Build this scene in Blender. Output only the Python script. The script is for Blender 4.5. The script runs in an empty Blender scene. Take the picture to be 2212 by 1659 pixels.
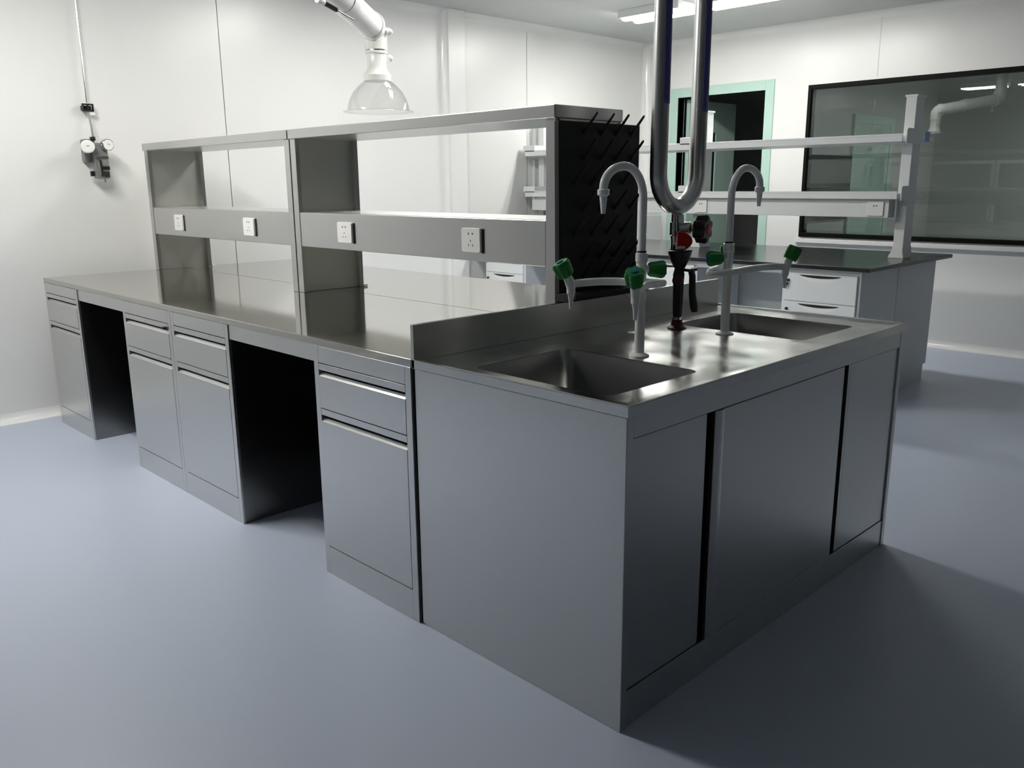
import bpy, bmesh, math
from mathutils import Vector, Matrix
S = bpy.context.scene
COL = S.collection
PI = math.pi
# ------------------------------------------------------------------ materials
def mat(name, col, rough=.5, metal=0., spec=.5, bump=None, coat=0., aniso=0., emit=None, trans=0., alpha=1., ior=1.45, vary=None, rvary=None):
    m = bpy.data.materials.new(name); m.use_nodes = True
    nt = m.node_tree; N = nt.nodes; L = nt.links; b = N['Principled BSDF']
    b.inputs['Base Color'].default_value = (*col, 1)
    b.inputs['Roughness'].default_value = rough
    b.inputs['Metallic'].default_value = metal
    b.inputs['Specular IOR Level'].default_value = spec
    b.inputs['IOR'].default_value = ior
    b.inputs['Coat Weight'].default_value = coat
    b.inputs['Anisotropic'].default_value = aniso
    b.inputs['Transmission Weight'].default_value = trans
    b.inputs['Alpha'].default_value = alpha
    if emit:
        b.inputs['Emission Color'].default_value = (*emit[0], 1); b.inputs['Emission Strength'].default_value = emit[1]
    tc = None
    if bump or vary or rvary:
        tc = N.new('ShaderNodeTexCoord')
    if bump:   # (scale xyz, strength, distance, detail)
        sc, st, di, de = bump
        mp = N.new('ShaderNodeMapping'); mp.inputs['Scale'].default_value = sc
        nz = N.new('ShaderNodeTexNoise'); nz.inputs['Scale'].default_value = 1; nz.inputs['Detail'].default_value = de
        bp = N.new('ShaderNodeBump'); bp.inputs['Strength'].default_value = st; bp.inputs['Distance'].default_value = di
        L.new(tc.outputs['Object'], mp.inputs[0]); L.new(mp.outputs[0], nz.inputs[0]); L.new(nz.outputs[0], bp.inputs['Height']); L.new(bp.outputs[0], b.inputs['Normal'])
    if vary:   # (scale xyz, second colour)
        sc, c2 = vary
        mp = N.new('ShaderNodeMapping'); mp.inputs['Scale'].default_value = sc
        nz = N.new('ShaderNodeTexNoise'); nz.inputs['Scale'].default_value = 1; nz.inputs['Detail'].default_value = 4
        mx = N.new('ShaderNodeMix'); mx.data_type = 'RGBA'; mx.inputs[6].default_value = (*col, 1); mx.inputs[7].default_value = (*c2, 1)
        L.new(tc.outputs['Object'], mp.inputs[0]); L.new(mp.outputs[0], nz.inputs[0]); L.new(nz.outputs[0], mx.inputs[0]); L.new(mx.outputs[2], b.inputs['Base Color'])
    if rvary:  # (scale xyz, lo, hi)
        sc, lo, hi = rvary
        mp = N.new('ShaderNodeMapping'); mp.inputs['Scale'].default_value = sc
        nz = N.new('ShaderNodeTexNoise'); nz.inputs['Scale'].default_value = 1; nz.inputs['Detail'].default_value = 3
        mr = N.new('ShaderNodeMapRange'); mr.inputs['From Min'].default_value = .3; mr.inputs['From Max'].default_value = .7
        mr.inputs['To Min'].default_value = lo; mr.inputs['To Max'].default_value = hi
        L.new(tc.outputs['Object'], mp.inputs[0]); L.new(mp.outputs[0], nz.inputs[0]); L.new(nz.outputs[0], mr.inputs[0]); L.new(mr.outputs[0], b.inputs['Roughness'])
    return m
M = {}
M['steel'] = mat('brushed_steel', (.62, .62, .605), .3, 1, bump=((1.3, 1.3, 2.2), .25, .004, 1))
M['steel_top'] = mat('polished_steel_top', (.50, .495, .455), .08, 1, bump=((1.2, 1.2, 1.2), .08, .003, 1))
M['steel_sink'] = mat('pressed_steel_deck', (.62, .62, .60), .16, 1, bump=((5, 5, 5), .5, .006, 1.5), rvary=((7, 7, 7), .12, .26))
M['steel_mid'] = mat('satin_steel', (.60, .60, .57), .26, 1, bump=((1.2, 1.2, 1.2), .15, .003, 1))
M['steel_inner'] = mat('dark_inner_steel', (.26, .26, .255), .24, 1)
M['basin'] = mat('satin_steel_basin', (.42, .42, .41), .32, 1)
M['steel_dark'] = mat('rack_steel', (.66, .66, .61), .42, 1)
M['gap'] = mat('shadow_gap_black', (.012, .012, .012), .7)  # black that paints in the shade of gaps and recesses
M['white_plastic'] = mat('white_plastic', (.82, .82, .8), .3)
M['white_metal'] = mat('white_powder_coat', (.74, .76, .76), .35)
M['panel_white'] = mat('white_cabinet_board', (.68, .71, .72), .4)
M['black_top'] = mat('black_resin_top', (.010, .011, .012), .2, vary=((60, 60, 60), (.016, .017, .018)))
M['black_plastic'] = mat('black_plastic', (.012, .012, .013), .38)
M['black_frame'] = mat('black_window_frame', (.005, .005, .005), .6, spec=.12)
M['peg'] = mat('black_peg_board', (.007, .0075, .0075), .6, bump=((8, 8, 8), .3, .003, 2))
M['green'] = mat('green_tap_knob', (.012, .22, .035), .28)
M['blue'] = mat('blue_cap', (.015, .13, .30), .4)
M['tap'] = mat('tap_white_enamel', (.88, .89, .87), .3, coat=.3)
M['red'] = mat('red_cap', (.42, .006, .012), .35)
M['maroon'] = mat('dark_maroon_plastic', (.05, .006, .008), .4)
M['pink'] = mat('pink_disc', (.55, .06, .14), .5)
M['beige'] = mat('beige_plastic', (.72, .62, .47), .5)
M['chrome'] = mat('chrome', (.72, .73, .72), .12, 1)
M['pipe'] = mat('stainless_pipe', (.62, .62, .61), .3, 1)
M['purple'] = mat('pipe_purple', (.10, .095, .30), .35)
M['brass_nickel'] = mat('nickel', (.55, .56, .54), .25, 1, bump=((60, 60, 60), .4, .003, 2))
M['wall'] = mat('white_wall_panel', (.79, .79, .775), .30, spec=.45, bump=((.9, .9, .9), .06, .004, 1))
M['darkened_wall'] = mat('wall_panel_darkened', (.22, .23, .23), .5)  # unseen walls, colour darkened to hold back bounce light
M['ceil'] = mat('ceiling_panel', (.56, .575, .565), .45)
M['cove'] = mat('white_cove_moulding', (.88, .88, .87), .14)
M['seam'] = mat('panel_seam_sealant', (.55, .55, .54), .5)
M['floor'] = mat('blue_grey_vinyl', (.46, .525, .63), .36, spec=.5, vary=((.7, .7, .7), (.49, .53, .64)))
M['green_frame'] = mat('pale_green_frame', (.47, .66, .58), .4)
M['green_leaf'] = mat('pale_green_door', (.45, .62, .55), .4)
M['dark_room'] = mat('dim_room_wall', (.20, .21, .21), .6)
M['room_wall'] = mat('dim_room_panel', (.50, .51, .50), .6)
M['fill_dim'] = mat('dim_fill_light', (.9, .9, .9), .4, emit=((1, .985, .94), 42))
M['grey_door'] = mat('grey_door', (.10, .105, .11), .5)
M['tube'] = mat('fluorescent_tube', (.9, .9, .9), .4, emit=((1, .985, .94), 40))
for _n, _e in (('tube_left', 47), ('tube_middle', 35), ('tube_right', 42)): M[_n] = mat(_n, (.9, .9, .9), .4, emit=((1, .985, .94), _e))
M['sticker'] = mat('blue_sticker', (.26, .40, .70), .5)
M['socket_hole'] = mat('socket_hole', (.02, .02, .02), .5)
M['spring'] = mat('dark_spring', (.08, .08, .08), .4, .6)
M['duct'] = mat('white_polypropylene', (.80, .80, .78), .2)
M['gauge_face'] = mat('gauge_face', (.85, .85, .84), .25)
M['grey_box'] = mat('grey_cast_metal', (.30, .30, .29), .4, .5)
def glass(name, tint, ior=1.5):
    m = bpy.data.materials.new(name); m.use_nodes = True; nt = m.node_tree; nt.nodes.clear()
    o = nt.nodes.new('ShaderNodeOutputMaterial'); g = nt.nodes.new('ShaderNodeBsdfGlass')
    g.inputs['Color'].default_value = (*tint, 1); g.inputs['Roughness'].default_value = 0; g.inputs['IOR'].default_value = ior
    nt.links.new(g.outputs[0], o.inputs[0]); return m
M['glass'] = glass('window_glass', (.72, .76, .75), 1.7)
def thin_clear(name):
    m = bpy.data.materials.new(name); m.use_nodes = True; nt = m.node_tree; nt.nodes.clear()
    o = nt.nodes.new('ShaderNodeOutputMaterial'); t = nt.nodes.new('ShaderNodeBsdfTransparent'); g = nt.nodes.new('ShaderNodeBsdfGlossy')
    t.inputs[0].default_value = (.975, .975, .97, 1); g.inputs['Roughness'].default_value = .04
    lw = nt.nodes.new('ShaderNodeLayerWeight'); p = nt.nodes.new('ShaderNodeMath'); p.operation = 'POWER'; p.inputs[1].default_value = 3
    q = nt.nodes.new('ShaderNodeMath'); q.operation = 'MULTIPLY_ADD'; q.inputs[1].default_value = .4; q.inputs[2].default_value = .035; mx = nt.nodes.new('ShaderNodeMixShader')
    nt.links.new(lw.outputs['Facing'], p.inputs[0]); nt.links.new(p.outputs[0], q.inputs[0])
    nt.links.new(q.outputs[0], mx.inputs[0]); nt.links.new(t.outputs[0], mx.inputs[1]); nt.links.new(g.outputs[0], mx.inputs[2]); nt.links.new(mx.outputs[0], o.inputs[0])
    return m
M['clear'] = thin_clear('clear_acrylic')

# ------------------------------------------------------------------ mesh builder
class MB:
    def __init__(s): s.v = []; s.f = []
    def add(s, vs, fs):
        n = len(s.v); s.v += [Vector(p) for p in vs]; s.f += [[i + n for i in f] for f in fs]; return s
    def box(s, x0, x1, y0, y1, z0, z1):
        return s.add([(x0, y0, z0), (x1, y0, z0), (x1, y1, z0), (x0, y1, z0), (x0, y0, z1), (x1, y0, z1), (x1, y1, z1), (x0, y1, z1)],
                     [(0, 3, 2, 1), (4, 5, 6, 7), (0, 1, 5, 4), (1, 2, 6, 5), (2, 3, 7, 6), (3, 0, 4, 7)])
    def prism(s, poly, a0, a1, axis):
        # poly: 2D points; axis 'x': poly=(y,z); 'y': poly=(x,z); 'z': poly=(x,y)
        def P(p, a): return {'x': (a, p[0], p[1]), 'y': (p[0], a, p[1]), 'z': (p[0], p[1], a)}[axis]
        n = len(poly)
        return s.add([P(p, a0) for p in poly] + [P(p, a1) for p in poly],
                     [tuple(range(n))[::-1], tuple(range(n, 2 * n))] + [(i, (i + 1) % n, n + (i + 1) % n, n + i) for i in range(n)])
    def tube(s, pts, r, n=16, closed=False, cap=True, flat=None):
        pts = [Vector(p) for p in pts]; m = len(pts)
        rs = r if isinstance(r, (list, tuple)) else [r] * m
        T = []
        for i in range(m):
            if closed: t = pts[(i + 1) % m] - pts[i - 1]
            else: t = pts[min(i + 1, m - 1)] - pts[max(i - 1, 0)]
            T.append(t.normalized())
        up = Vector((0, 0, 1)) if abs(T[0].z) < .9 else Vector((1, 0, 0))
        u = (up - T[0] * up.dot(T[0])).normalized(); vs = []; fs = []
        for i in range(m):
            if i:
                u = (u - T[i] * u.dot(T[i])).normalized()
            w = T[i].cross(u)
            for k in range(n):
                a = 2 * PI * k / n; vs.append(pts[i] + (u * math.cos(a) + w * math.sin(a)) * rs[i])
        for i in range(m if closed else m - 1):
            j = (i + 1) % m
            for k in range(n):
                fs.append((i * n + k, i * n + (k + 1) % n, j * n + (k + 1) % n, j * n + k))
        if cap and not closed:
            fs.append(tuple(range(n))[::-1]); fs.append(tuple(range((m - 1) * n, m * n)))
        return s.add(vs, fs)
    def lathe(s, prof, c, axis=(0, 0, 1), n=24, closed=False):
        # prof: (r, h) pairs along axis from c
        ax = Vector(axis).normalized(); up = Vector((0, 0, 1)) if abs(ax.z) < .9 else Vector((1, 0, 0))
        u = (up - ax * up.dot(ax)).normalized(); w = ax.cross(u); c = Vector(c); vs = []; fs = []
        for r, h in prof:
            for k in range(n):
                a = 2 * PI * k / n; vs.append(c + ax * h + (u * math.cos(a) + w * math.sin(a)) * max(r, 1e-4))
        m = len(prof)
        for i in range(m if closed else m - 1):
            j = (i + 1) % m
            for k in range(n):
                fs.append((i * n + k, i * n + (k + 1) % n, j * n + (k + 1) % n, j * n + k))
        if not closed:
            fs.append(tuple(range(n))[::-1]); fs.append(tuple(range((m - 1) * n, m * n)))
        return s.add(vs, fs)
    def star(s, c, axis, h, r, lobes=6, depth=.22, n=36, taper=.9):
        ax = Vector(axis).normalized(); up = Vector((0, 0, 1)) if abs(ax.z) < .9 else Vector((1, 0, 0))
        u = (up - ax * up.dot(ax)).normalized(); w = ax.cross(u); c = Vector(c); vs = []; fs = []
        prof = [(.8 * taper, 0), (1 * taper, .12), (1, .82), (.86, 1)]
        for q, t in prof:
            for k in range(n):
                a = 2 * PI * k / n; rr = r * q * (1 - depth * (.5 - .5 * math.cos(lobes * a)) ** 1.5)
                vs.append(c + ax * h * t + (u * math.cos(a) + w * math.sin(a)) * rr)
        for i in range(len(prof) - 1):
            for k in range(n):
                fs.append((i * n + k, i * n + (k + 1) % n, (i + 1) * n + (k + 1) % n, (i + 1) * n + k))
        fs.append(tuple(range(n))[::-1]); fs.append(tuple(range((len(prof) - 1) * n, len(prof) * n)))
        return s.add(vs, fs)
    def build(s, name, m, parent=None, bevel=0, smooth=30, seg=2):
        org = Vector(parent['_o']) if parent is not None else Vector((0, 0, 0))
        me = bpy.data.meshes.new(name); me.from_pydata([p - org for p in s.v], [], s.f)
        bm = bmesh.new(); bm.from_mesh(me); bmesh.ops.recalc_face_normals(bm, faces=bm.faces); bm.to_mesh(me); bm.free()
        me.materials.append(M[m])
        if smooth:
            me.shade_smooth(); me.set_sharp_from_angle(angle=math.radians(smooth))
        o = bpy.data.objects.new(name, me); COL.objects.link(o)
        if parent is not None:
            o.parent = parent; o['_o'] = list(parent['_o'])
        else: o['_o'] = [0, 0, 0]
        if bevel:
            b = o.modifiers.new('bevel', 'BEVEL'); b.width = bevel; b.segments = seg; b.limit_method = 'ANGLE'; b.angle_limit = math.radians(40); b.harden_normals = True
        return o
def B(*a): return MB().box(*a)
def thing(name, label, cat, loc=(0, 0, 0), group=None):
    o = bpy.data.objects.new(name, None); COL.objects.link(o); o.location = loc; o['_o'] = list(loc); o.empty_display_size = .1
    o['label'] = label; o['category'] = cat
    if group: o['group'] = group
    return o
def struct(o): o['kind'] = 'structure'; return o
def dup(root, loc, label, rotz=0, group=None):
    r = root.copy(); COL.objects.link(r); r.location = loc; r.rotation_euler = (0, 0, rotz); r['label'] = label
    if group: r['group'] = group
    def rec(a, b):
        for ch in list(a.children):
            c = ch.copy(); COL.objects.link(c); c.parent = b; rec(ch, c)
    rec(root, r); return r
def rrect(x0, x1, y0, y1, r, n=6):
    out = []
    for cx, cy, a0 in ((x1 - r, y1 - r, 0), (x0 + r, y1 - r, 90), (x0 + r, y0 + r, 180), (x1 - r, y0 + r, 270)):
        for i in range(n + 1):
            a = math.radians(a0 + 90 * i / n); out.append((cx + r * math.cos(a), cy + r * math.sin(a)))
    return out
def bez(a, b, c, n=8):
    a, b, c = Vector(a), Vector(b), Vector(c)
    return [a * (1 - t) ** 2 + b * 2 * t * (1 - t) + c * t * t for t in [i / n for i in range(n + 1)]]

# ------------------------------------------------------------------ room shell
X0, XW, Y0, YW, HC = -5.2, 5.88, -6.5, 4.37, 2.70
struct(B(X0 - .1, XW + .1, Y0 - .1, YW + .1, -.1, 0).build('floor', 'floor'))
struct(B(X0 - .1, XW + .12, Y0 - .1, YW + .1, HC, HC + .1).build('ceiling', 'ceil'))
struct(B(X0 - .1, XW + .12, YW, YW + .1, 0, HC).build('wall_left', 'wall'))
struct(B(X0 - .1, X0, Y0, YW, 0, HC).build('wall_behind', 'darkened_wall'))
struct(B(X0, XW, Y0 - .1, Y0, 0, HC).build('wall_near', 'darkened_wall'))
# right wall with a door opening and a long window
DY0, DY1, DZ = 3.01, 3.96, 2.162
WY0, WY1, WZ0, WZ1 = .15, 2.59, .86, 2.17
w = MB()
w.box(XW, XW + .1, Y0, WY0, 0, HC); w.box(XW, XW + .1, WY0, WY1, 0, WZ0); w.box(XW, XW + .1, WY0, WY1, WZ1, HC)
w.box(XW, XW + .1, WY1, DY0, 0, HC); w.box(XW, XW + .1, DY0, DY1, DZ, HC); w.box(XW, XW + .1, DY1, YW, 0, HC)
struct(w.build('wall_right', 'wall', smooth=0))
# boxed pilaster on the left wall, with its rounded corner mouldings
p = B(3.19, 3.37, YW - .07, YW, 0, HC)
struct(p.build('trim_1', 'wall', bevel=.004))
def cove_poly(r, n=8):   # concave quarter in the corner (0,0): points (a,b)
    return [(0, 0), (r, 0)] + [(r - r * math.sin(math.radians(90 * i / n)), r - r * math.cos(math.radians(90 * i / n))) for i in range(1, n)] + [(0, r)]
c = MB()
c.prism([(3.19 - a, YW - b) for a, b in cove_poly(.045)], 0, HC, 'z'); c.prism([(3.37 + a, YW - b) for a, b in cove_poly(.045)], 0, HC, 'z')
struct(c.build('trim_2', 'cove'))
struct(MB().prism([(XW - a, YW - b) for a, b in cove_poly(.06)], 0, HC, 'z').build('trim_3', 'cove'))
# floor and ceiling coves
struct(MB().prism([(YW - a, b) for a, b in cove_poly(.055)], X0, 3.19, 'x').prism([(YW - a, b) for a, b in cove_poly(.055)], 3.37, XW, 'x').build('baseboard_left', 'cove'))
struct(MB().prism([(XW - a, b) for a, b in cove_poly(.055)], Y0, DY0 - .1, 'y').prism([(XW - a, b) for a, b in cove_poly(.055)], DY1 + .1, YW, 'y').build('baseboard_right', 'cove'))
struct(MB().prism([(YW - a, HC - b) for a, b in cove_poly(.05)], X0, XW, 'x').build('trim_4', 'wall'))
struct(MB().prism([(XW - a, HC - b) for a, b in cove_poly(.05)], Y0, YW, 'y').build('trim_5', 'wall'))
# sandwich panel joints
j = MB()
for x in (1.287, 4.15): j.box(x - .002, x + .002, YW, YW, .055, HC - .05)
struct(j.build('trim_6', 'seam', smooth=0))
j = MB()
for y in (2.0,): j.box(XW - .0012, XW, y - .002, y + .002, WZ1 + .02, HC - .05)
for y in (-1.0, -2.1): j.box(XW - .0012, XW, y - .002, y + .002, .055, HC - .05)
struct(j.build('trim_7', 'seam', smooth=0))
# door with pale green frame, leaf standing open into the dim room
f = MB()
f.box(XW - .012, XW + .11, DY0 - .088, DY0, 0, DZ + .09); f.box(XW - .012, XW + .11, DY1, DY1 + .088, 0, DZ + .09); f.box(XW - .012, XW + .11, DY0, DY1, DZ, DZ + .09)
door = f.build('door_1', 'green_frame', bevel=.003); struct(door)
l = MB(); l.box(XW + .12, XW + .98, DY1 - .06, DY1 - .02, .01, 1.15); l.box(XW + .12, XW + .98, DY1 - .06, DY1 - .02, 1.85, DZ - .01)
l.box(XW + .12, XW + .32, DY1 - .06, DY1 - .02, 1.15, 1.85); l.box(XW + .62, XW + .98, DY1 - .06, DY1 - .02, 1.15, 1.85)
leaf = l.build('door_leaf', 'green_leaf', door)
MB().box(XW + .32, XW + .62, DY1 - .045, DY1 - .035, 1.15, 1.85).build('vision_panel', 'black_frame', leaf)
MB().tube([(XW + .9, DY1 - .06, 1.02), (XW + .9, DY1 - .11, 1.02), (XW + .8, DY1 - .11, 1.02)], .009).build('door_handle', 'chrome', leaf)
# long window with black frame
f = MB()
f.box(XW - .02, XW + .08, WY0 - .0, WY1, WZ1 - .035, WZ1); f.box(XW - .02, XW + .08, WY0, WY1, WZ0, WZ0 + .035)
f.box(XW - .02, XW + .08, WY1 - .03, WY1, WZ0 + .035, WZ1 - .035); f.box(XW - .02, XW + .08, WY0, WY0 + .03, WZ0 + .035, WZ1 - .035)
win = f.build('window_1', 'black_frame', bevel=.002); struct(win)
B(XW + .0, XW + .008, WY0 + .03, WY1 - .03, WZ0 + .035, WZ1 - .035).build('window_pane', 'glass', win, smooth=0)
struct(B(XW - .03, XW, WY0 - .1, WY1 + .03, WZ0 - .05, WZ0 - .012).build('trim_8', 'wall', bevel=.003))
# dim rooms beyond
RX, PY = 9.4, 2.75
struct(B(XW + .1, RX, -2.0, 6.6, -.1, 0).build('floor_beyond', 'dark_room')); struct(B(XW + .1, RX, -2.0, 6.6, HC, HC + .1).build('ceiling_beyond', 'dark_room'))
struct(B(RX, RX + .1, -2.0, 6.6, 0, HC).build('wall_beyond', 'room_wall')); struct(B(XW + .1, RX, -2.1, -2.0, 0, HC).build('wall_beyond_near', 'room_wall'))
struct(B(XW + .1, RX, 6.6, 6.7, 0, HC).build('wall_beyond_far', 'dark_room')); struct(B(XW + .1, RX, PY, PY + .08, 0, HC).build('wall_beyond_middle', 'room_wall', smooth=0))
d2 = MB(); d2.box(7.15, 7.23, PY - .03, PY, 0, 2.0); d2.box(8.05, 8.13, PY - .03, PY, 0, 2.0); d2.box(7.23, 8.05, PY - .03, PY, 1.92, 2.0)
d2 = struct(d2.build('door_2', 'green_frame')); B(7.23, 8.05, PY - .02, PY, 0, 1.92).build('door_leaf', 'green_leaf', d2)
w2 = MB(); w2.box(6.0, 7.12, PY - .04, PY, 1.555, 1.595); w2.box(6.0, 7.12, PY - .04, PY, .98, 1.02); w2.box(6.0, 7.12, PY - .04, PY, 1.30, 1.33)
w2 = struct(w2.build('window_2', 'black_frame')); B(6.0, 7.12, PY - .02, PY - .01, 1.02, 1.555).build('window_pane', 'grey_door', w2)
# ------------------------------------------------------------------ ceiling lights
def light(x, y0, y1, label, first=[None]):
    t = thing('ceiling_light', label, 'light', (x, (y0 + y1) / 2, HC), 'twin tube ceiling lights')
    B(x - .15, x + .15, y0, y1, HC - .06, HC).build('housing', 'white_metal', t, bevel=.004)
    for s in (-1, 1):
        MB().prism([(x + s * .078 - .032, HC - .0605), (x + s * .078 + .032, HC - .0605), (x + s * .078 + .026, HC - .072), (x + s * .078 - .026, HC - .072)], y0 + .012, y1 - .012, 'y').build('fluorescent_tube', 'tube_left' if x < 0 else ('tube_middle' if x < 3 else 'tube_right'), t)
rows = ((-.52, 'above the steel bench, left row'), (2.0, 'in the middle row behind the rack'), (4.42, 'above the white rear bench'))
for x, l in rows:
    light(x, 2.88, 3.46, 'ceiling light %s, nearer the far wall' % l)
    light(x, 2.12, 2.72, 'ceiling light %s, farther from the far wall' % l)

t = thing('ceiling_light', 'added dim fill light in the room behind the long black framed window', 'light', (7.9, .2, HC))  # added fill light, lifts the room seen through the window
B(7.75, 8.05, -.1, .5, HC - .05, HC).build('housing', 'white_metal', t); B(7.77, 8.03, -.08, .48, HC - .056, HC - .051).build('fill_panel', 'fill_dim', t)
# ------------------------------------------------------------------ steel wall bench (front island)
W, L, H, YE = 1.6187, .7905, .85, 4.154
t = thing('steel_worktop', 'long stainless steel worktop on cabinets with a seam along its middle', 'worktop', (W / 2, L + 1.6, .76))
B(-.004, W / 2 - .001, L + .003, YE, .825, .85).build('tabletop', 'steel_top', t, bevel=.003)
B(W / 2 + .001, W, L + .003, YE, .825, .85).build('tabletop', 'steel_top', t, bevel=.003)
B(0.0, .02, 1.327, 1.938, .768, .8245).build('apron', 'steel', t, bevel=.001)
B(0.0, .02, 3.005, 3.617, .768, .8245).build('apron', 'steel', t, bevel=.001)
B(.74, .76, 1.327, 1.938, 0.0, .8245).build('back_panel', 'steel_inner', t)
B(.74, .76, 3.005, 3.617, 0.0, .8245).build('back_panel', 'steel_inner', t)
B(.82, W - .01, L + .01, YE - .005, 0.0, .8245).build('rear_carcass', 'steel', t, bevel=.002)

def steel_cabinet(y0, y1, label):
    t = thing('steel_cabinet', label, 'cabinet', (.4, (y0 + y1) / 2, 0), 'steel cabinets with one drawer and one door')
    s = .028; f = .004
    b = MB()
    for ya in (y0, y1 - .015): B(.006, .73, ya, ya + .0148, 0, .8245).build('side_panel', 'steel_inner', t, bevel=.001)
    b.box(.71, .73, y0 + .015, y1 - .015, 0, .8245); b.box(.02, .71, y0 + .015, y1 - .015, .08, .10)
    b.box(-f, .0055, y0, y0 + s, .0, .8245); b.box(-f, .0055, y1 - s, y1, .0, .8245); b.box(.0055, .015, y0 + .0155, y0 + s, .0, .8245); b.box(.0055, .015, y1 - s, y1 - .0155, .0, .8245)
    b.box(-f, .015, y0 + s, y1 - s, .769, .8245)                                       # top rail
    b.box(-f, .015, y0 + s, y1 - s, .0, .104)                                          # kick
    b.build('body', 'steel', t, bevel=.0012)
    ya, yb = y0 + s + .0008, y1 - s - .0008
    B(.02, .05, y0 + .015, y1 - .015, .104, .769).build('shadow_gap', 'gap', t)  # black sheet standing for the shade behind drawer and door
    def front(nm, z0, z1, lip):
        # flat front whose top folds back into a finger pull
        pr = [(-f - .001, z0), (-f - .001, z1), (.006, z1 + .012), (.017, z1 + .012), (.017, z0)]
        o = MB().prism(pr, ya, yb, 'y').build(nm, 'steel', t, bevel=.001)
        # top lip above the finger slot
        MB().prism([(-f, lip), (-f, lip + .022), (.015, lip + .022), (.015, lip - .004)], ya, yb, 'y').build('finger_pull', 'steel', o, bevel=.0008)
        return o
    front('drawer', .612, .722, .744)
    front('door', .107, .563, .587)
    return t
steel_cabinet(.7965, 1.3255, 'steel drawer cabinet right beside the big plain sink cabinet panel')
steel_cabinet(1.9395, 2.4655, 'steel drawer cabinet of the joined pair, the one nearer the sink')
c2 = steel_cabinet(2.467, 3.0035, 'steel drawer cabinet of the joined pair, the one with a small black lock')
MB().lathe([(.008, 0), (.008, .012), (.005, .014)], (-.004, 2.52, .748), (-1, 0, 0), 12).build('lock', 'black_plastic', c2)
steel_cabinet(3.6185, 4.15, 'steel drawer cabinet at the far end of the bench by the wall')

# ------------------------------------------------------------------ sink cabinet
t = thing('sink_cabinet', 'wide stainless steel sink cabinet with plain side and three sliding doors', 'cabinet', (W / 2, L / 2, 0))
b = MB()
b.box(.004, .03, 0.004, L - .003, 0, .8215); b.box(W - .03, W - .004, .004, L - .003, 0, .8215)
b.box(.03, W - .03, L - .02, L - .003, 0, .8245); b.box(.03, W - .03, .05, L - .02, .08, .10)
b.build('body', 'steel', t, bevel=.002)
b = MB(); b.box(.0305, W - .0305, .005, .03, .766, .8215); b.build('top_rail', 'steel', t, bevel=.001)
b = MB(); b.box(.03, W - .03, .008, .03, 0, .102); b.build('kickboard', 'steel', t, bevel=.001)
B(.03, W - .03, .044, .05, .102, .766).build('shadow_gap', 'gap', t)  # black sheet standing for the dark between the sliding doors
def sdoor(x0, x1, y0, lab=None):
    o = B(x0, x1, y0, y0 + .014, .105, .763).build('sliding_door', 'steel', t, bevel=.0015)
    return o
sdoor(.032, .350, .010)
mid = sdoor(.385, 1.150, .0065)
MB().prism([(.385, .0065), (.40, .001), (.415, .001), (.43, .0065)], .105, .763, 'z').build('pull_rib', 'steel', mid, bevel=.001)
sdoor(1.205, W - .0315, .010)
B(1.188, 1.2045, .010, .03, .105, .763).build('door_stile', 'steel', t, bevel=.001)

t = thing('sink_worktop', 'stainless steel sink top with two basins and a raised back edge', 'sink', (W / 2, L / 2, .82))
def deck_mesh(holes, z):
    outer = [(-.004 + .03, -.004 + .03), (W - .03, -.004 + .03), (W - .03, L - .016), (-.004 + .03, L - .016)]
    bm = bmesh.new(); allv = []
    for loop in [outer] + holes:
        vs = [bm.verts.new((x, y, z)) for x, y in loop]
        for i in range(len(vs)): bm.edges.new((vs[i], vs[(i + 1) % len(vs)]))
    bmesh.ops.triangle_fill(bm, use_beauty=True, use_dissolve=False, edges=bm.edges[:])
    bm.verts.index_update(); m = MB(); m.add([v.co.copy() for v in bm.verts], [[v.index for v in f.verts] for f in bm.faces]); bm.free()
    return m
HA = rrect(.055, .452, .10, .588, .035); HB = rrect(1.062, 1.455, .115, .612, .035)
zd = .846
dk = deck_mesh([HA, HB], zd)
# rolled rim round three sides (profile swept as mitred loops)
rim = []
ring = [(0, .824, 0), (0, .8485, 0), (.001, .8505, 0), (.004, .852, 0), (.024, .852, 0), (.034, zd, 0)]
def loopat(i): return [(-.004 + i, -.004 + i), (W - i, -.004 + i)]
vs = []; fs = []
pts = [(-.004, L), (-.004, -.004), (W, -.004), (W, L)]
for (i, z, _) in ring:
    vs += [(-.004 + i, L, z), (-.004 + i, -.004 + i, z), (W - i, -.004 + i, z), (W - i, L, z)]
for a in range(len(ring) - 1):
    for k in range(3): fs.append((a * 4 + k, a * 4 + k + 1, (a + 1) * 4 + k + 1, (a + 1) * 4 + k))
dk.add(vs, fs)
dk.box(0, W - .004, 0, .02, .8246, .826); 
dk.build('deck', 'steel_sink', t, smooth=20)
bsp = MB().prism([(L - .014, .824), (L - .014, .9515), (L - .012, .9535), (L, .9535), (L, .824)], -.004, W, 'x').build('backsplash', 'steel_mid', t, bevel=.001)
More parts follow.
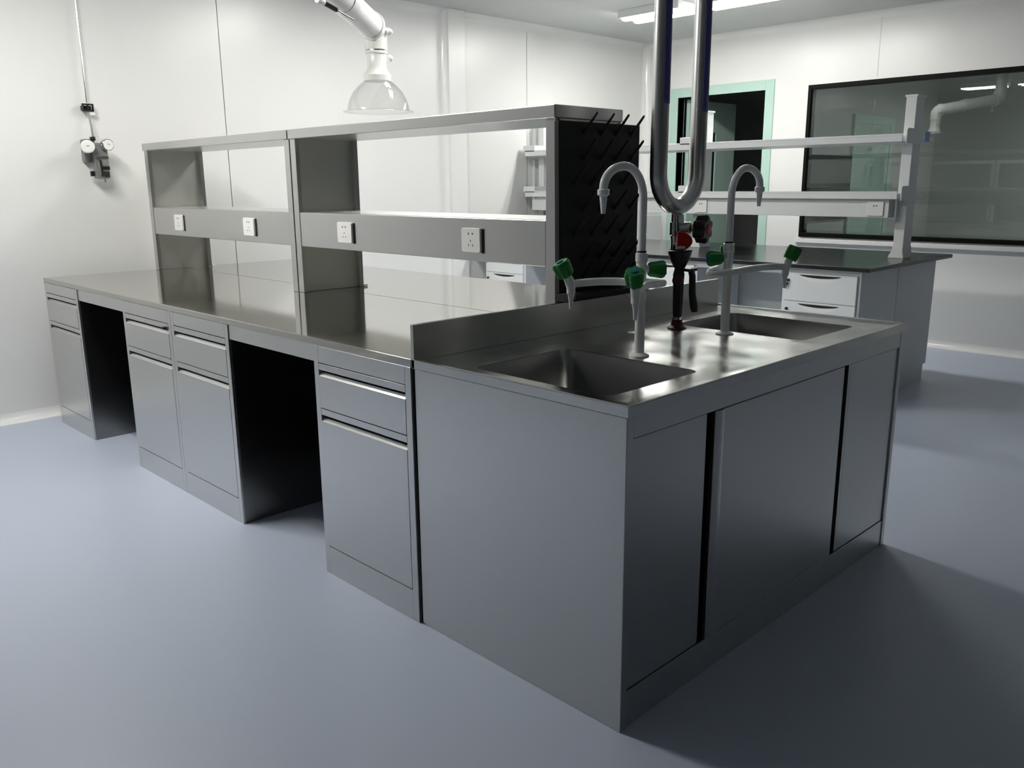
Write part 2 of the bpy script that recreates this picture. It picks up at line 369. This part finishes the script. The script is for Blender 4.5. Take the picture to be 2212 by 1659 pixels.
def basin(loop, loc):
    cx = sum(p[0] for p in loop) / len(loop); cy = sum(p[1] for p in loop) / len(loop); n = len(loop); vs = []; fs = []
    prof = [(1.0, zd), (1.0, zd - .004), (.985, zd - .012), (.965, zd - .22), (.94, zd - .245), (.88, zd - .255), (.15, zd - .262)]
    for s_, z in prof: vs += [(cx + (x - cx) * s_, cy + (y - cy) * s_, z) for x, y in loop]
    for a in range(len(prof) - 1):
        for k in range(n): fs.append((a * n + k, a * n + (k + 1) % n, (a + 1) * n + (k + 1) % n, (a + 1) * n + k))
    fs.append(tuple(range((len(prof) - 1) * n, len(prof) * n)))
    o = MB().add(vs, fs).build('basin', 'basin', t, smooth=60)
    MB().lathe([(.045, 0), (.045, .004), (.035, .005), (.03, .001)], (cx, cy, zd - .262)).build('drain', 'chrome', o)
basin(HA, 0); basin(HB, 0)

# ------------------------------------------------------------------ reagent racks on the bench
RX0, RX1, RH = .630, .968, 1.597
def rack(y0, y1, label, outs):
    t = thing('reagent_rack', label, 'rack', ((RX0 + RX1) / 2, (y0 + y1) / 2, .85), 'steel reagent racks on the bench')
    for ya in (y0, y1 - .02):
        b = B(RX0 + .004, RX1 - .004, ya, ya + .02, .8505, 1.555)
        o = b.build('side_panel', 'steel_dark', t, bevel=.001)
        yc = y0 if ya == y0 else y1 - .045
        B(RX0 - .002, RX0 + .02, yc, yc + .045, .8505, 1.555).build('front_stile', 'steel', o, bevel=.002)
        B(RX1 - .02, RX1 + .002, yc, yc + .045, .8505, 1.555).build('rear_stile', 'steel', o, bevel=.002)
        B(RX1 + .003, RX1 + .025, yc, yc + .03, .8505, .862).build('foot_bracket', 'white_plastic', o)
    B(RX0 - .012, RX1 + .006, y0 - .004 if y0 < 1 else y0, y1, 1.555, RH).build('top_shelf', 'steel', t, bevel=.003)
    B(RX0, RX1, y0 + .046, y1 - .046, 1.069, 1.226).build('power_shelf', 'steel', t, bevel=.003)
    for (ya, yb), lab in outs:
        o = MB().prism(rrect(ya, yb, 1.101, 1.190, .008, 3), RX0 - .012, RX0 - .0005, 'x').build('power_outlet', 'white_plastic', t, bevel=.002)
        yc = (ya + yb) / 2
        for dy, z, hy_, hz_ in ((-.011, 1.166, .0025, .007), (.011, 1.166, .0025, .007), (-.011, 1.124, .0015, .007), (.011, 1.124, .0015, .007), (0, 1.140, .0015, .007)):
            B(RX0 - .0126, RX0 - .011, yc + dy - hy_, yc + dy + hy_, z, z + hz_).build('socket_slot', 'socket_hole', o)
        B(RX0 - .003, RX0, ya - .01, ya + .002, 1.099, 1.188).build('outlet_side_shade', 'black_plastic', o)  # black strip painting in the shadowed side of the outlet
    return t
rack(.8, 2.460, 'steel reagent rack half beside the black drying board, two white outlets', [((1.164, 1.266), 0), ((1.984, 2.093), 0)])
r2 = rack(2.468, 4.127, 'steel reagent rack half at the far end by the left wall', [((2.842, 2.951), 0), ((3.671, 3.773), 0)])
bo = MB()
for z in (1.256, .974): bo.lathe([(.006, 0), (.006, .003), (.003, .004)], (.617, .823, z), (-1, 0, 0), 10)

# ------------------------------------------------------------------ drying board with pegs
t = thing('drying_board', 'black glassware drying board with slanted pegs, mounted on the rack end', 'drying rack', (.83, .785, .955))
bd = MB().prism([(.613, 1.546), (1.042, 1.546), (1.042, .985), (.62, .985)], .772, .795, 'y').build('board', 'peg', t, bevel=.004)
tr = []
for i in range(9):
    a = i / 8 * PI; tr.append((.775 - .045 * math.sin(a) * 1.2, .985 - .022 * (1 - math.cos(a))))
MB().prism([(.795, .985)] + [(.775, .985), (.72, .99), (.70, .985), (.70, .972), (.715, .962), (.745, .956), (.795, .956)], .622, 1.035, 'x').build('drip_tray', 'peg', t, bevel=.003)
rowz = [1.508, 1.425, 1.342, 1.258, 1.175, 1.092, 1.03]
for ri, z in enumerate(rowz):
    if ri in (2, 4): xs = [.69, .78, .863, .945]
    else: xs = [.737, .825, .905, .99]
    for x in xs:
        q = .055
        MB().tube([(x, .774, z), (x, .774 - q * .2, z + .012), (x, .774 - q, z + .062), (x, .774 - q - .003, z + .066)], [.0055, .0055, .0042, .002], 8).build('peg', 'black_plastic', t)
MB().tube(bez((.955, .775, .957), (.965, .66, .90), (.972, .585, .857), 10), .004, 8).build('drain_hose', 'clear', t)

# ------------------------------------------------------------------ lab taps
def lab_tap(bx, by, s, label, ry=1):
    z0 = zd
    t = thing('lab_tap', label, 'tap', (bx, by, z0), 'white goosenecks with green knobs')
    MB().lathe([(.030, 0), (.030, .004), (.022, .008), (.0145, .012)], (bx, by, z0)).build('base_flange', 'tap', t)
    MB().lathe([(.0150, .01), (.0145, .12), (.0145, .165), (.0165, .17), (.0165, .185), (.0150, .19), (.0150, .275), (.0180, .28), (.0180, .303), (.0125, .305)], (bx, by, z0)).build('column', 'tap', t)
    MB().lathe([(.0135, .305), (.0135, .310)], (bx, by, z0)).build('seal_ring', 'black_plastic', t)
    zt = 1.303; R = .089
    pts = [(bx, by, z0 + .306), (bx, by, 1.22), (bx, by, zt)]
    for i in range(1, 19):
        a = PI * i / 18; pts.append((bx + s * (R - R * math.cos(a)), by, (zt if a < PI / 2 else 1.334) + (R if a < PI / 2 else 1.392 - 1.334) * math.sin(a)))
    pts.append((bx + s * 2 * R, by, 1.326))
    MB().tube(pts, .0118, 18).build('gooseneck', 'tap', t)
    nx = bx + s * 2 * R
    MB().lathe([(.012, 0), (.0165, .003), (.0165, .016), (.0105, .020), (.0085, .04), (.0058, .066), (.0045, .066)], (nx, by, 1.332), (0, 0, -1)).build('nozzle', 'tap', t)
    # bowed outlet arms meeting at a point behind the column
    za = 1.062
    ap = Vector((bx - s * .105, by, za - .006))
    for k in (1, -1):
        e = Vector((bx + s * (.180 if k * s < 0 else .172), by + k * .112, za + (.005 if k * s < 0 else -.004)))
        p = bez(ap, (bx - s * .08, by + k * .035, za - .004), (bx, by + k * .045, za), 6) + bez((bx, by + k * .045, za), (bx + s * .09, by + k * .075, za + .012), e, 8)[1:]
        MB().tube(p, [.0100] * 3 + [.0112] * (len(p) - 3), 14).build('outlet_arm', 'tap', t)
        ax = Vector((s * .42, k * .22, .86)).normalized()
        vb = MB().tube([e - Vector((0, 0, .012)), e + ax * .012, e + ax * .032], [.012, .014, .0125], 16)
        vb.lathe([(.0125, 0), (.0125, .032), (.0095, .036), (.007, .05), (.0048, .078)], e + Vector((0, 0, .006)), (0, 0, -1), 18)
        vb.build('outlet_nozzle', 'tap', t)
        kb = MB().star(e + ax * .026, ax, .046, .0285, 6, .16, 42, .86).build('knob', 'green', t, smooth=35)
        MB().lathe([(.010, 0), (.010, .003), (.006, .004)], e + ax * .072, ax, 16).build('knob_cap', 'blue', kb)
    MB().prism([(bx - s * .10, by - .008), (bx - s * .10, by + .008), (bx, by + .045), (bx, by - .045)], za - .009, za - .002, 'z').build('arm_web', 'tap', t, bevel=.002)
    # gooseneck valve on the far side of the column
    ax = Vector((-s * .80, s * .60, -.02)).normalized(); c0 = Vector((bx, by, 1.103))
    MB().tube([c0, c0 + ax * .03], [.013, .012], 16).build('valve_body', 'tap', t)
    kb = MB().star(c0 + ax * .020, ax, .050, .0265, 6, .16, 42, .8).build('knob', 'green', t, smooth=35)
    MB().lathe([(.010, 0), (.010, .003), (.006, .004)], c0 + ax * .070, ax, 16).build('knob_cap', 'blue', kb)
    return t
lab_tap(.503, .348, -1, 'tall white triple tap with green knobs, curving over the front left basin')
lab_tap(1.003, .366, 1, 'tall white triple tap with green knobs, curving over the rear right basin')

# ------------------------------------------------------------------ eyewash
ex, ey = .99, .55
t = thing('eyewash', 'black hand held eyewash with squeeze lever, standing between the two basins', 'eyewash', (ex, ey, zd))
MB().lathe([(.034, 0), (.033, .004), (.022, .012), (.020, .022), (.017, .034)], (ex, ey, zd)).build('base', 'maroon', t)
MB().lathe([(.0185, .034), (.0185, .042)], (ex, ey, zd)).build('ring', 'chrome', t)
MB().lathe([(.0150, .042), (.0165, .06), (.0185, .13), (.0185, .16), (.020, .19), (.0165, .205), (.014, .212)], (ex, ey, zd)).build('handle', 'black_plastic', t)
MB().lathe([(.010, 0), (.017, .006), (.018, .018), (.010, .024)], (ex - .012, ey - .008, 1.018), (-.8, -.3, 0), 16).build('side_button', 'maroon', t)
MB().lathe([(.013, .208), (.020, .215), (.033, .240), (.040, .262), (.041, .270), (.044, .272), (.040, .275), (.03, .268)], (ex + .002, ey, zd), n=28).build('spray_cup', 'black_plastic', t)
MB().tube([(ex + .03, ey - .026, 1.058), (ex + .036, ey - .032, 1.03), (ex + .036, ey - .034, .97), (ex + .041, ey - .040, .925), (ex + .043, ey - .042, .905)], [.010, .0115, .0125, .0145, .011], 12).build('lever', 'black_plastic', t)
B(ex - .005, ex + .048, ey - .045, ey + .0, 1.048, 1.058).build('lever_pivot', 'black_plastic', t, bevel=.002)
m_ = MB()
cv = Vector((ex + .004, ey, 1.148)); uu = Vector((.66, -.75, 0)).normalized(); vs = []
poly = [(-.012, -.030), (-.012, .034)] + [(-.012 + .052 * math.sin(math.radians(a)) , .002 + .033 * math.cos(math.radians(a))) for a in range(10, 180, 14)]
nn = Vector((-.75, -.66, 0)).normalized()
n_ = len(poly); vs = [cv + uu * a + Vector((0, 0, b)) + nn * .008 for a, b in poly] + [cv + uu * a + Vector((0, 0, b)) - nn * .006 for a, b in poly]
m_.add(vs, [tuple(range(n_)), tuple(range(n_, 2 * n_))[::-1]] + [(i, (i + 1) % n_, n_ + (i + 1) % n_, n_ + i) for i in range(n_)])
cap = m_.build('dust_cap', 'red', t, bevel=.003)
MB().tube([cv + uu * -.010 + Vector((0, 0, -.020)) + nn * .012, cv + uu * .014 + Vector((0, 0, -.020)) + nn * .012], .006, 10).build('hinge', 'beige', cap)
B(ex - .004, ex + .016, ey - .008, ey + .008, 1.118, 1.135).build('cap_bracket', 'beige', cap, bevel=.002)

# ------------------------------------------------------------------ hanging looped pipe with valve
py = .60; xl, xr = .922, 1.152; pr = .0293
t = thing('hanging_pipe', 'looped stainless pipe hanging from the ceiling with a small valve below', 'pipe', ((xl + xr) / 2, py, HC))
R = (xr - xl) / 2; cx = (xl + xr) / 2; zb = 1.380
pts = [(xl, py, HC - .01), (xl, py, 2.0), (xl, py, zb)] + [(cx - R * math.cos(PI * i / 20), py, zb - (R + .0) * math.sin(PI * i / 20)) for i in range(1, 20)] + [(xr, py, zb), (xr, py, 2.0), (xr, py, HC - .01)]
MB().tube(pts, pr, 28).build('loop', 'pipe', t, smooth=60)
for x in (xl, xr):
    MB().lathe([(.05, 0), (.05, .008), (.034, .012), (.034, .02)], (x, py, HC), (0, 0, -1)).build('ceiling_flange', 'pipe', t)
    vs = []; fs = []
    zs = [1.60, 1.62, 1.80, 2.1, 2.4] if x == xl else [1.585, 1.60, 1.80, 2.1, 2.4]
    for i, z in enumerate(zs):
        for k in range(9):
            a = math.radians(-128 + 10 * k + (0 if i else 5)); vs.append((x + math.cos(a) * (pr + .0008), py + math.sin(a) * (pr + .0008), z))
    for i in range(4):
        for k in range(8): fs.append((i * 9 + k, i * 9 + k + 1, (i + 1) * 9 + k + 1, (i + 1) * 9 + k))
    o = MB().add(vs, fs).build('purple_strip', 'purple', t, smooth=60)  # thin purple strip along one side of each pipe leg
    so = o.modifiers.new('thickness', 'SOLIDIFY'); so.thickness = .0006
vx = 1.027
MB().lathe([(.013, 0), (.013, .03), (.018, .032), (.018, .075), (.014, .078), (.012, .10), (.012, .128), (.010, .132)], (vx, py, zb - R - pr + .008), (0, 0, -1), 18).build('valve_stem', 'chrome', t)
vz = 1.192
vb = MB().lathe([(.024, -.022), (.028, -.01), (.026, .006), (.019, .012), (.021, .03), (.021, .048), (.014, .052), (.014, .07)], (vx + .018, py, vz), (.3, -.95, 0), 20)
vb.box(vx - .004, vx + .03, py - .018, py + .012, vz + .012, vz + .045)
vb.build('valve_body', 'brass_nickel', t, bevel=.002)
kax = Vector((.22, -.97, -.03)).normalized(); kc = Vector((vx + .018, py, vz)) + kax * .068
k_ = MB().star(kc, kax, .045, .050, 6, .30, 60, .95).build('valve_knob', 'black_plastic', t, smooth=40)
MB().lathe([(.017, 0), (.017, .003), (.013, .004)], kc + kax * .045, kax, 20).build('knob_disc', 'pink', k_)

# ------------------------------------------------------------------ extraction arm
hx, hy = 1.57, 3.05
t = thing('extraction_arm', 'white jointed fume extraction arm with clear dome hood over the bench', 'fume extractor', (.83, 2.55, HC))
dome = [(.072, 0), (.085, -.008), (.112, -.03), (.142, -.062), (.163, -.10), (.175, -.14), (.180, -.165), (.203, -.170), (.203, -.174)]
inn = [(r - .003, h - .002) for r, h in reversed(dome[:-1])]
MB().lathe(dome + inn, (hx, hy, 1.93), n=48, closed=True).build('hood', 'clear', t, smooth=60)
nk = MB()
nk.lathe([(.056, -.001), (.078, 0), (.079, .03), (.066, .05), (.056, .07), (.056, .145), (.062, .148), (.062, .155), (.060, .158), (.060, .165)], (hx, hy, 1.927), n=32)
nk.build('hood_collar', 'duct', t)
MB().lathe([(.0605, 0), (.0605, .006)], (hx, hy, 2.088), n=32).build('joint_ring', 'brass_nickel', t)
el = Vector((.80, 2.56, 2.36)); jo = Vector((hx, hy, 2.195))
d_ = (el - jo).normalized()
MB().tube([(hx, hy, 2.095), (hx, hy, 2.17)] + bez((hx, hy, 2.17), (hx, hy, 2.205), jo + d_ * .06 + Vector((0, 0, .01)), 6)[1:], [.062, .063, .064, .065, .066, .067, .068, .068], 28).build('elbow_joint', 'duct', t)
a0 = jo + d_ * .05 + Vector((0, 0, .01))
MB().tube([a0, a0 + d_ * .02, a0 + d_ * .021, el - d_ * .06], [.078, .078, .070, .070], 32).build('arm_tube', 'duct', t)
MB().tube([a0 + d_ * .33, a0 + d_ * .331, a0 + d_ * .40, a0 + d_ * .401], [.070, .077, .077, .070], 32, cap=False).build('tube_band', 'duct', t)
MB().tube(bez(el - d_ * .08, el, el + Vector((0, 0, .09)), 8) , .078, 30).build('upper_elbow', 'duct', t)
MB().tube([el + Vector((0, 0, .07)), (el.x, el.y, HC - .02)], .068, 28).build('ceiling_duct', 'duct', t)
MB().lathe([(.11, 0), (.11, .012), (.08, .02), (.07, .05)], (el.x, el.y, HC), (0, 0, -1), 32).build('ceiling_flange', 'duct', t)
sd = d_.cross(Vector((0, 0, 1))).normalized()
for k in (1, -1):
    c_ = jo + Vector((0, 0, -.005)) + sd * (.066 * k)
    MB().lathe([(.012, 0), (.020, .004), (.020, .014), (.010, .03), (.008, .034)], c_, sd * k, 18).build('clamp_knob', 'duct', t)
MB().lathe([(.011, 0), (.018, .004), (.018, .014), (.009, .026)], (hx + .045, hy - .05, 2.05), (.6, -.8, 0), 16).build('clamp_knob', 'duct', t)
s0 = Vector((1.225, 2.76, 2.178)); s1 = Vector((.93, 2.60, 2.205))
sm = s0.lerp(s1, .55)
MB().tube([s0, sm], .0035, 8).build('spring_rod', 'spring', t)
vs = [];
sp = [];
dd = (s1 - sm).normalized(); uu = dd.cross(Vector((0, 0, 1))).normalized(); ww = dd.cross(uu)
Ls = (s1 - sm).length
for i in range(20 * 8 + 1):
    a = 2 * PI * i / 8; sp.append(sm + dd * (Ls * i / 160) + (uu * math.cos(a) + ww * math.sin(a)) * .009)
MB().tube(sp, .003, 5).build('tension_spring', 'spring', t)
MB().lathe([(.013, -.02), (.016, -.012), (.016, .03), (.009, .032)], s1, (-.9, -.3, .1), 14).build('spring_anchor', 'duct', t)
MB().tube([s1, s1 + Vector((-.01, 0, .10)), el + Vector((.02, 0, .03))], .006, 8).build('anchor_rod', 'duct', t)

# ------------------------------------------------------------------ gauge set hanging by the left wall
gx, gy = .40, YW
t = thing('gas_regulator', 'small twin gauge gas regulator on the left wall below a thin pipe', 'regulator', (gx, YW, 1.5))
MB().tube([(gx + .012, gy - .03, HC - .06), (gx + .008, gy - .03, 1.83)], .004, 8).build('supply_pipe', 'chrome', t)
br = MB().box(gx - .022, gx + .04, gy - .045, gy - .028, 1.818, 1.826).box(gx - .022, gx + .04, gy - .045, gy - .028, 1.782, 1.792).box(gx - .022, gx - .015, gy - .045, gy - .028, 1.79, 1.82).box(gx + .005, gx + .013, gy - .045, gy - .028, 1.79, 1.82).box(gx + .033, gx + .04, gy - .045, gy - .028, 1.79, 1.82)
br.box(gx - .02, gx + .03, gy - .028, gy, 1.79, 1.815)
br.build('pipe_bracket', 'black_plastic', t)
B(gx + .018, gx + .046, gy - .04, gy - .03, 1.762, 1.786).build('tag', 'white_plastic', t)
MB().tube([(gx + .006, gy - .035, 1.785), (gx + .012, gy - .05, 1.70), (gx + .014, gy - .055, 1.62)], [.004, .005, .007], 10).build('connecting_tube', 'grey_box', t)
b = MB(); b.prism(rrect(gx - .045, gx + .02, 1.49, 1.625, .012, 3), gy - .05, gy - .0, 'y'); b.build('back_plate', 'grey_box', t, bevel=.002)
b = MB(); b.prism(rrect(gx - .006, gx + .072, 1.395, 1.585, .014, 3), gy - .10, gy - .048, 'y'); b.build('body', 'grey_box', t, bevel=.003)
MB().tube([(gx + .018, gy - .100, 1.508), (gx + .018, gy - .118, 1.50), (gx + .020, gy - .120, 1.45), (gx + .024, gy - .112, 1.418), (gx + .024, gy - .100, 1.412)], [.005, .0065, .006, .006, .005], 10).build('lever', 'black_plastic', t)
B(gx - .006, gx + .072, gy - .104, gy - .0995, 1.508, 1.528).build('clamp_band', 'chrome', t, bevel=.002)
B(gx + .036, gx + .068, gy - .1025, gy - .0995, 1.405, 1.44).build('cover_plate', 'chrome', t, bevel=.001)
B(gx + .034, gx + .0722, gy - .1035, gy - .0995, 1.448, 1.468).build('body_slot', 'black_plastic', t)
MB().tube([(gx + .05, gy - .07, 1.398), (gx + .05, gy - .07, 1.375)], .004, 8).build('outlet', 'grey_box', t)
B(gx - .026, gx - .006, gy - .07, gy - .05, 1.41, 1.44).build('side_fitting', 'black_plastic', t, bevel=.002)
for (cx_, cz_, r_, mt) in ((gx - .042, 1.578, .037, 'white_plastic'), (gx + .058, 1.590, .034, 'chrome')):
    ax = (-.25, -1, 0) if cx_ < gx else (.1, -1, 0)
    g = MB().lathe([(r_ * .8, 0), (r_, .012), (r_, .045), (r_ * .9, .047)], (cx_, gy - .10, cz_), ax, 28).build('gauge', mt, t)
    c_ = Vector((cx_, gy - .10, cz_)) + Vector(ax).normalized() * .047
    MB().lathe([(r_ * .86, 0), (r_ * .86, .002)], c_, ax, 28).build('gauge_face', 'gauge_face', g)
    MB().tube([c_ + Vector(ax).normalized() * .004 + Vector((-.006, 0, .004)), c_ + Vector(ax).normalized() * .004 + Vector((.008, 0, .002))], .0012, 6).build('needle', 'black_plastic', g)
MB().tube([(gx - .03, gy - .08, 1.59), (gx + .05, gy - .08, 1.59)], .013, 12).build('manifold', 'grey_box', t)
MB().tube([(gx - .005, gy - .06, 1.625), (gx + .02, gy - .06, 1.628)], .012, 12).build('valve_cap', 'black_plastic', t)

# ------------------------------------------------------------------ rear white bench with black top
BX0, BX1, BY0, BY1 = 3.41, 4.76, .895, 4.305
t = thing('black_worktop', 'long black resin worktop on white cabinets behind the steel bench', 'worktop', (4.09, 2.6, .83))
B(BX0, BX1, BY0, BY1, .832, .857).build('tabletop', 'black_top', t, bevel=.003)
B(4.03, 4.05, 1.451, 3.708, .0, .8315).build('back_panel', 'panel_white', t)
B(3.452, 3.47, 1.452, 2.078, .79, .8315).build('apron', 'panel_white', t)
B(3.452, 3.47, 2.612, 3.708, .79, .8315).build('apron', 'panel_white', t)
def white_cabinet(y0, y1, x0, x1, sgn, label, keys=True, front=True):
    t = thing('white_cabinet', label, 'cabinet', ((x0 + x1) / 2, (y0 + y1) / 2, 0), 'white cabinets under the black worktop')
    b = MB()
    b.prism([(x0, .0315), (x0, .8315), (x1, .8315), (x1, .108), (x1 - .05, .108), (x1 - .05, .0), (x0 + .05, .0), (x0 + .05, .0315)] if sgn > 0 else [(x0, .108), (x0, .8315), (x1, .8315), (x1, 0), (x0 + .05, 0), (x0 + .05, .108)], y0, y1, 'y')
    b.build('body', 'panel_white', t, bevel=.001)
    if not front: return t
    fx = x0
    for (z0, z1) in ((.628, .803), (.450, .625), (.12, .447)):
        d = B(fx - .016, fx - .0005, y0 + .018, y1 - .018, z0, z1).build('drawer', 'white_metal', t, bevel=.0015)
        yc = (y0 + y1) / 2; hw = (y1 - y0) * .27; zt = z1 - .012
        up = [(yc + hw - 2 * hw * i / 16, zt) for i in range(17)]
        lo = [(yc - hw + 2 * hw * i / 16, zt - .016 * math.sin(PI * i / 16) ** .6 - .001) for i in range(17)]
        MB().prism(up + lo[1:-1], fx - .0175, fx - .012, 'x').build('handle_slot', 'black_plastic', d)
        lo2 = [(yc - hw + 2 * hw * i / 16, zt - .014 - .032 * math.sin(PI * i / 16)) for i in range(17)]
        up2 = [(yc + hw - 2 * hw * i / 16, zt - .0165 * math.sin(PI * i / 16) ** .6 - .0012) for i in range(17)]
        MB().prism(up2 + lo2[1:-1], fx - .0168, fx - .012, 'x').build('finger_scoop', 'white_plastic', d)
        if z1 > .5 and keys:
            k = MB().lathe([(.009, 0), (.009, .01), (.007, .012)], (fx - .016, y1 - .045, z1 - .05), (-1, 0, 0), 14).build('lock', 'black_plastic', d)
            if z1 > .7:
                MB().lathe([(.010, 0), (.010, .006)], (fx - .024, y1 - .040, z1 - .072), (-1, 0, 0), 12).box(fx - .027, fx - .025, y1 - .042, y1 - .038, z1 - .105, z1 - .08).build('key', 'black_plastic', k)
    return t
white_cabinet(.955, 1.450, 3.455, 3.997, -1, 'white drawer cabinet with keys at the near end of the rear bench')
white_cabinet(2.080, 2.610, 3.455, 3.997, -1, 'white drawer cabinet in the middle of the rear bench')
white_cabinet(3.710, 4.185, 3.455, 3.997, -1, 'white drawer cabinet at the far end of the rear bench')
white_cabinet(.955, 1.60, 4.004, 4.632, 1, 'white cabinet on the far side of the rear bench, only its end showing', front=False)
B(4.632, 4.64, .96, 1.59, .11, .83)
for yy in (2.2, 3.4):
    pass

def white_rack():
    t = thing('white_rack', 'white two shelf reagent rack standing on the black worktop', 'rack', (4.25, 2.6, .857))
    for y in (1.02, 2.56, 4.21):
        m = B(4.20, 4.33, y, y + .066, .88, 1.868).build('upright', 'white_metal', t, bevel=.004)
        MB().prism([(y - .012, .857), (y + .09, .857), (y + .086, .872), (y + .068, .905), (y + .066, .93), (y - .002, .93), (y - .002, .905)], 4.192, 4.338, 'x').build('foot', 'white_metal', m, bevel=.003)
        B(4.192, 4.338, y - .006, y + .072, 1.860, 1.872).build('cap', 'white_metal', m, bevel=.002)
        for z in (1.585, 1.235):
            MB().prism([(4.06, z - .01), (4.06, z + .07), (4.075, z + .082), (4.24, z + .082), (4.33, z + .03), (4.38, z - .01)], y - .014, y - .007, 'y').build('shelf_bracket', 'white_metal', m, bevel=.002)
            if y > 2: MB().prism([(4.05, z + .035), (4.05, z + .09), (4.2, z + .09), (4.2, z + .035)], y - .03, y + .11, 'y').build('bracket_block', 'white_metal', m, bevel=.004)
    for z in (1.585, 1.235):
        s = B(4.05, 4.47, 1.03 if z > 1.4 else 1.03, 4.30, z, z + .035); s.box(4.05, 4.06, 1.03, 4.30, z + .035, z + .048); 
        s.build('shelf', 'white_metal', t, bevel=.002)
    B(4.09, 4.19, 1.09, 4.25, 1.118, 1.2345).build('power_duct', 'white_metal', t, bevel=.002)
    for ya in (1.12, 2.43):
        o = MB().prism(rrect(ya, ya + .105, 1.128, 1.222, .006, 3), 4.080, 4.0895, 'x').build('power_outlet', 'white_plastic', t, bevel=.002)
        for k_ in (.04, .058): B(4.0795, 4.0801, ya + k_, ya + k_ + .008, 1.188, 1.196).build('socket_slot', 'socket_hole', o)
    B(4.345, 4.43, 1.004, 1.005, 1.59, 1.655).build('blue_sticker', 'sticker', t)['label'] = 'small blue sticker'
    return t
white_rack()

# tall white cabinet by the far wall and a low one in the corner
t = thing('distribution_box', 'white electrical distribution box with framed door on the far wall above the rear bench', 'electrical box', (4.42, YW, 1.4))
B(4.36, 4.78, YW - .06, YW, 1.27, 1.62).build('body', 'white_metal', t, bevel=.003)
B(4.375, 4.765, YW - .066, YW - .0605, 1.29, 1.60).build('door', 'panel_white', t, bevel=.002)
t = thing('meter_box', 'narrow white meter box with riveted cover on the far wall beside the distribution box', 'electrical box', (4.29, YW, 1.4))
B(4.215, 4.345, YW - .035, YW, 1.26, 1.56).build('body', 'panel_white', t, bevel=.003)
cv_ = B(4.245, 4.335, YW - .040, YW - .0355, 1.29, 1.55).build('cover', 'white_metal', t, bevel=.002)
for z in (1.30, 1.54):
    MB().lathe([(.004, 0), (.003, .002)], (4.252, YW - .040, z), (0, -1, 0), 8).build('rivet', 'chrome', cv_)
t = thing('wall_box', 'small white box on the far wall just above the narrow meter box', 'electrical box', (4.30, YW, 1.75))
B(4.21, 4.37, YW - .05, YW, 1.66, 1.88).build('body', 'white_metal', t, bevel=.003)
B(4.235, 4.35, YW - .054, YW - .0505, 1.68, 1.86).build('cover', 'white_plastic', t, bevel=.002)
t = thing('low_cabinet', 'low white cabinet with framed door in the corner beside the green framed door', 'cabinet', (5.66, 4.20, 0))
B(5.48, 5.80, 4.06, YW - .06, 0, 1.06).build('body', 'white_metal', t, bevel=.003)
d = MB(); d.box(5.50, 5.78, 4.045, 4.059, .78, 1.03); d.box(5.50, 5.78, 4.045, 4.059, .08, .76)
d.build('door', 'white_metal', t, bevel=.003)
MB().tube([(5.74, 4.035, .40), (5.74, 4.035, .52)], .005, 8).box(5.735, 5.745, 4.035, 4.045, .40, .41).box(5.735, 5.745, 4.035, 4.045, .51, .52).build('handle', 'chrome', t)

# ------------------------------------------------------------------ world, camera, colour
w = bpy.data.worlds.new('world'); S.world = w; w.use_nodes = True
w.node_tree.nodes['Background'].inputs[0].default_value = (.5, .55, .6, 1); w.node_tree.nodes['Background'].inputs[1].default_value = .02
cam = bpy.data.cameras.new('camera'); co = bpy.data.objects.new('camera', cam); COL.objects.link(co); S.camera = co
yaw, pitch, roll, fpx = .7925, -.2315, -.0078, 1831.45
fwd = Vector((math.cos(yaw) * math.cos(pitch), math.sin(yaw) * math.cos(pitch), math.sin(pitch)))
right = Vector((math.sin(yaw), -math.cos(yaw), 0)); up = right.cross(fwd)
r2v = right * math.cos(roll) + up * math.sin(roll); u2 = -right * math.sin(roll) + up * math.cos(roll)
co.matrix_world = Matrix(((r2v.x, u2.x, -fwd.x, -1.4993), (r2v.y, u2.y, -fwd.y, -1.1451), (r2v.z, u2.z, -fwd.z, 1.346), (0, 0, 0, 1)))
cam.sensor_fit = 'HORIZONTAL'; cam.sensor_width = 36; cam.lens = fpx / 2212 * 36; cam.clip_start = .05
for o in S.objects:
    if '_o' in o: del o['_o']
vs_ = S.view_settings; vs_.view_transform = 'Standard'; vs_.look = 'None'; vs_.exposure = 1.32; vs_.gamma = 1; vs_.use_curve_mapping = False
S.cycles.max_bounces = 10; S.cycles.diffuse_bounces = 6; S.cycles.glossy_bounces = 6; S.cycles.transparent_max_bounces = 12; S.cycles.sample_clamp_indirect = 8
S.cycles.caustics_reflective = True
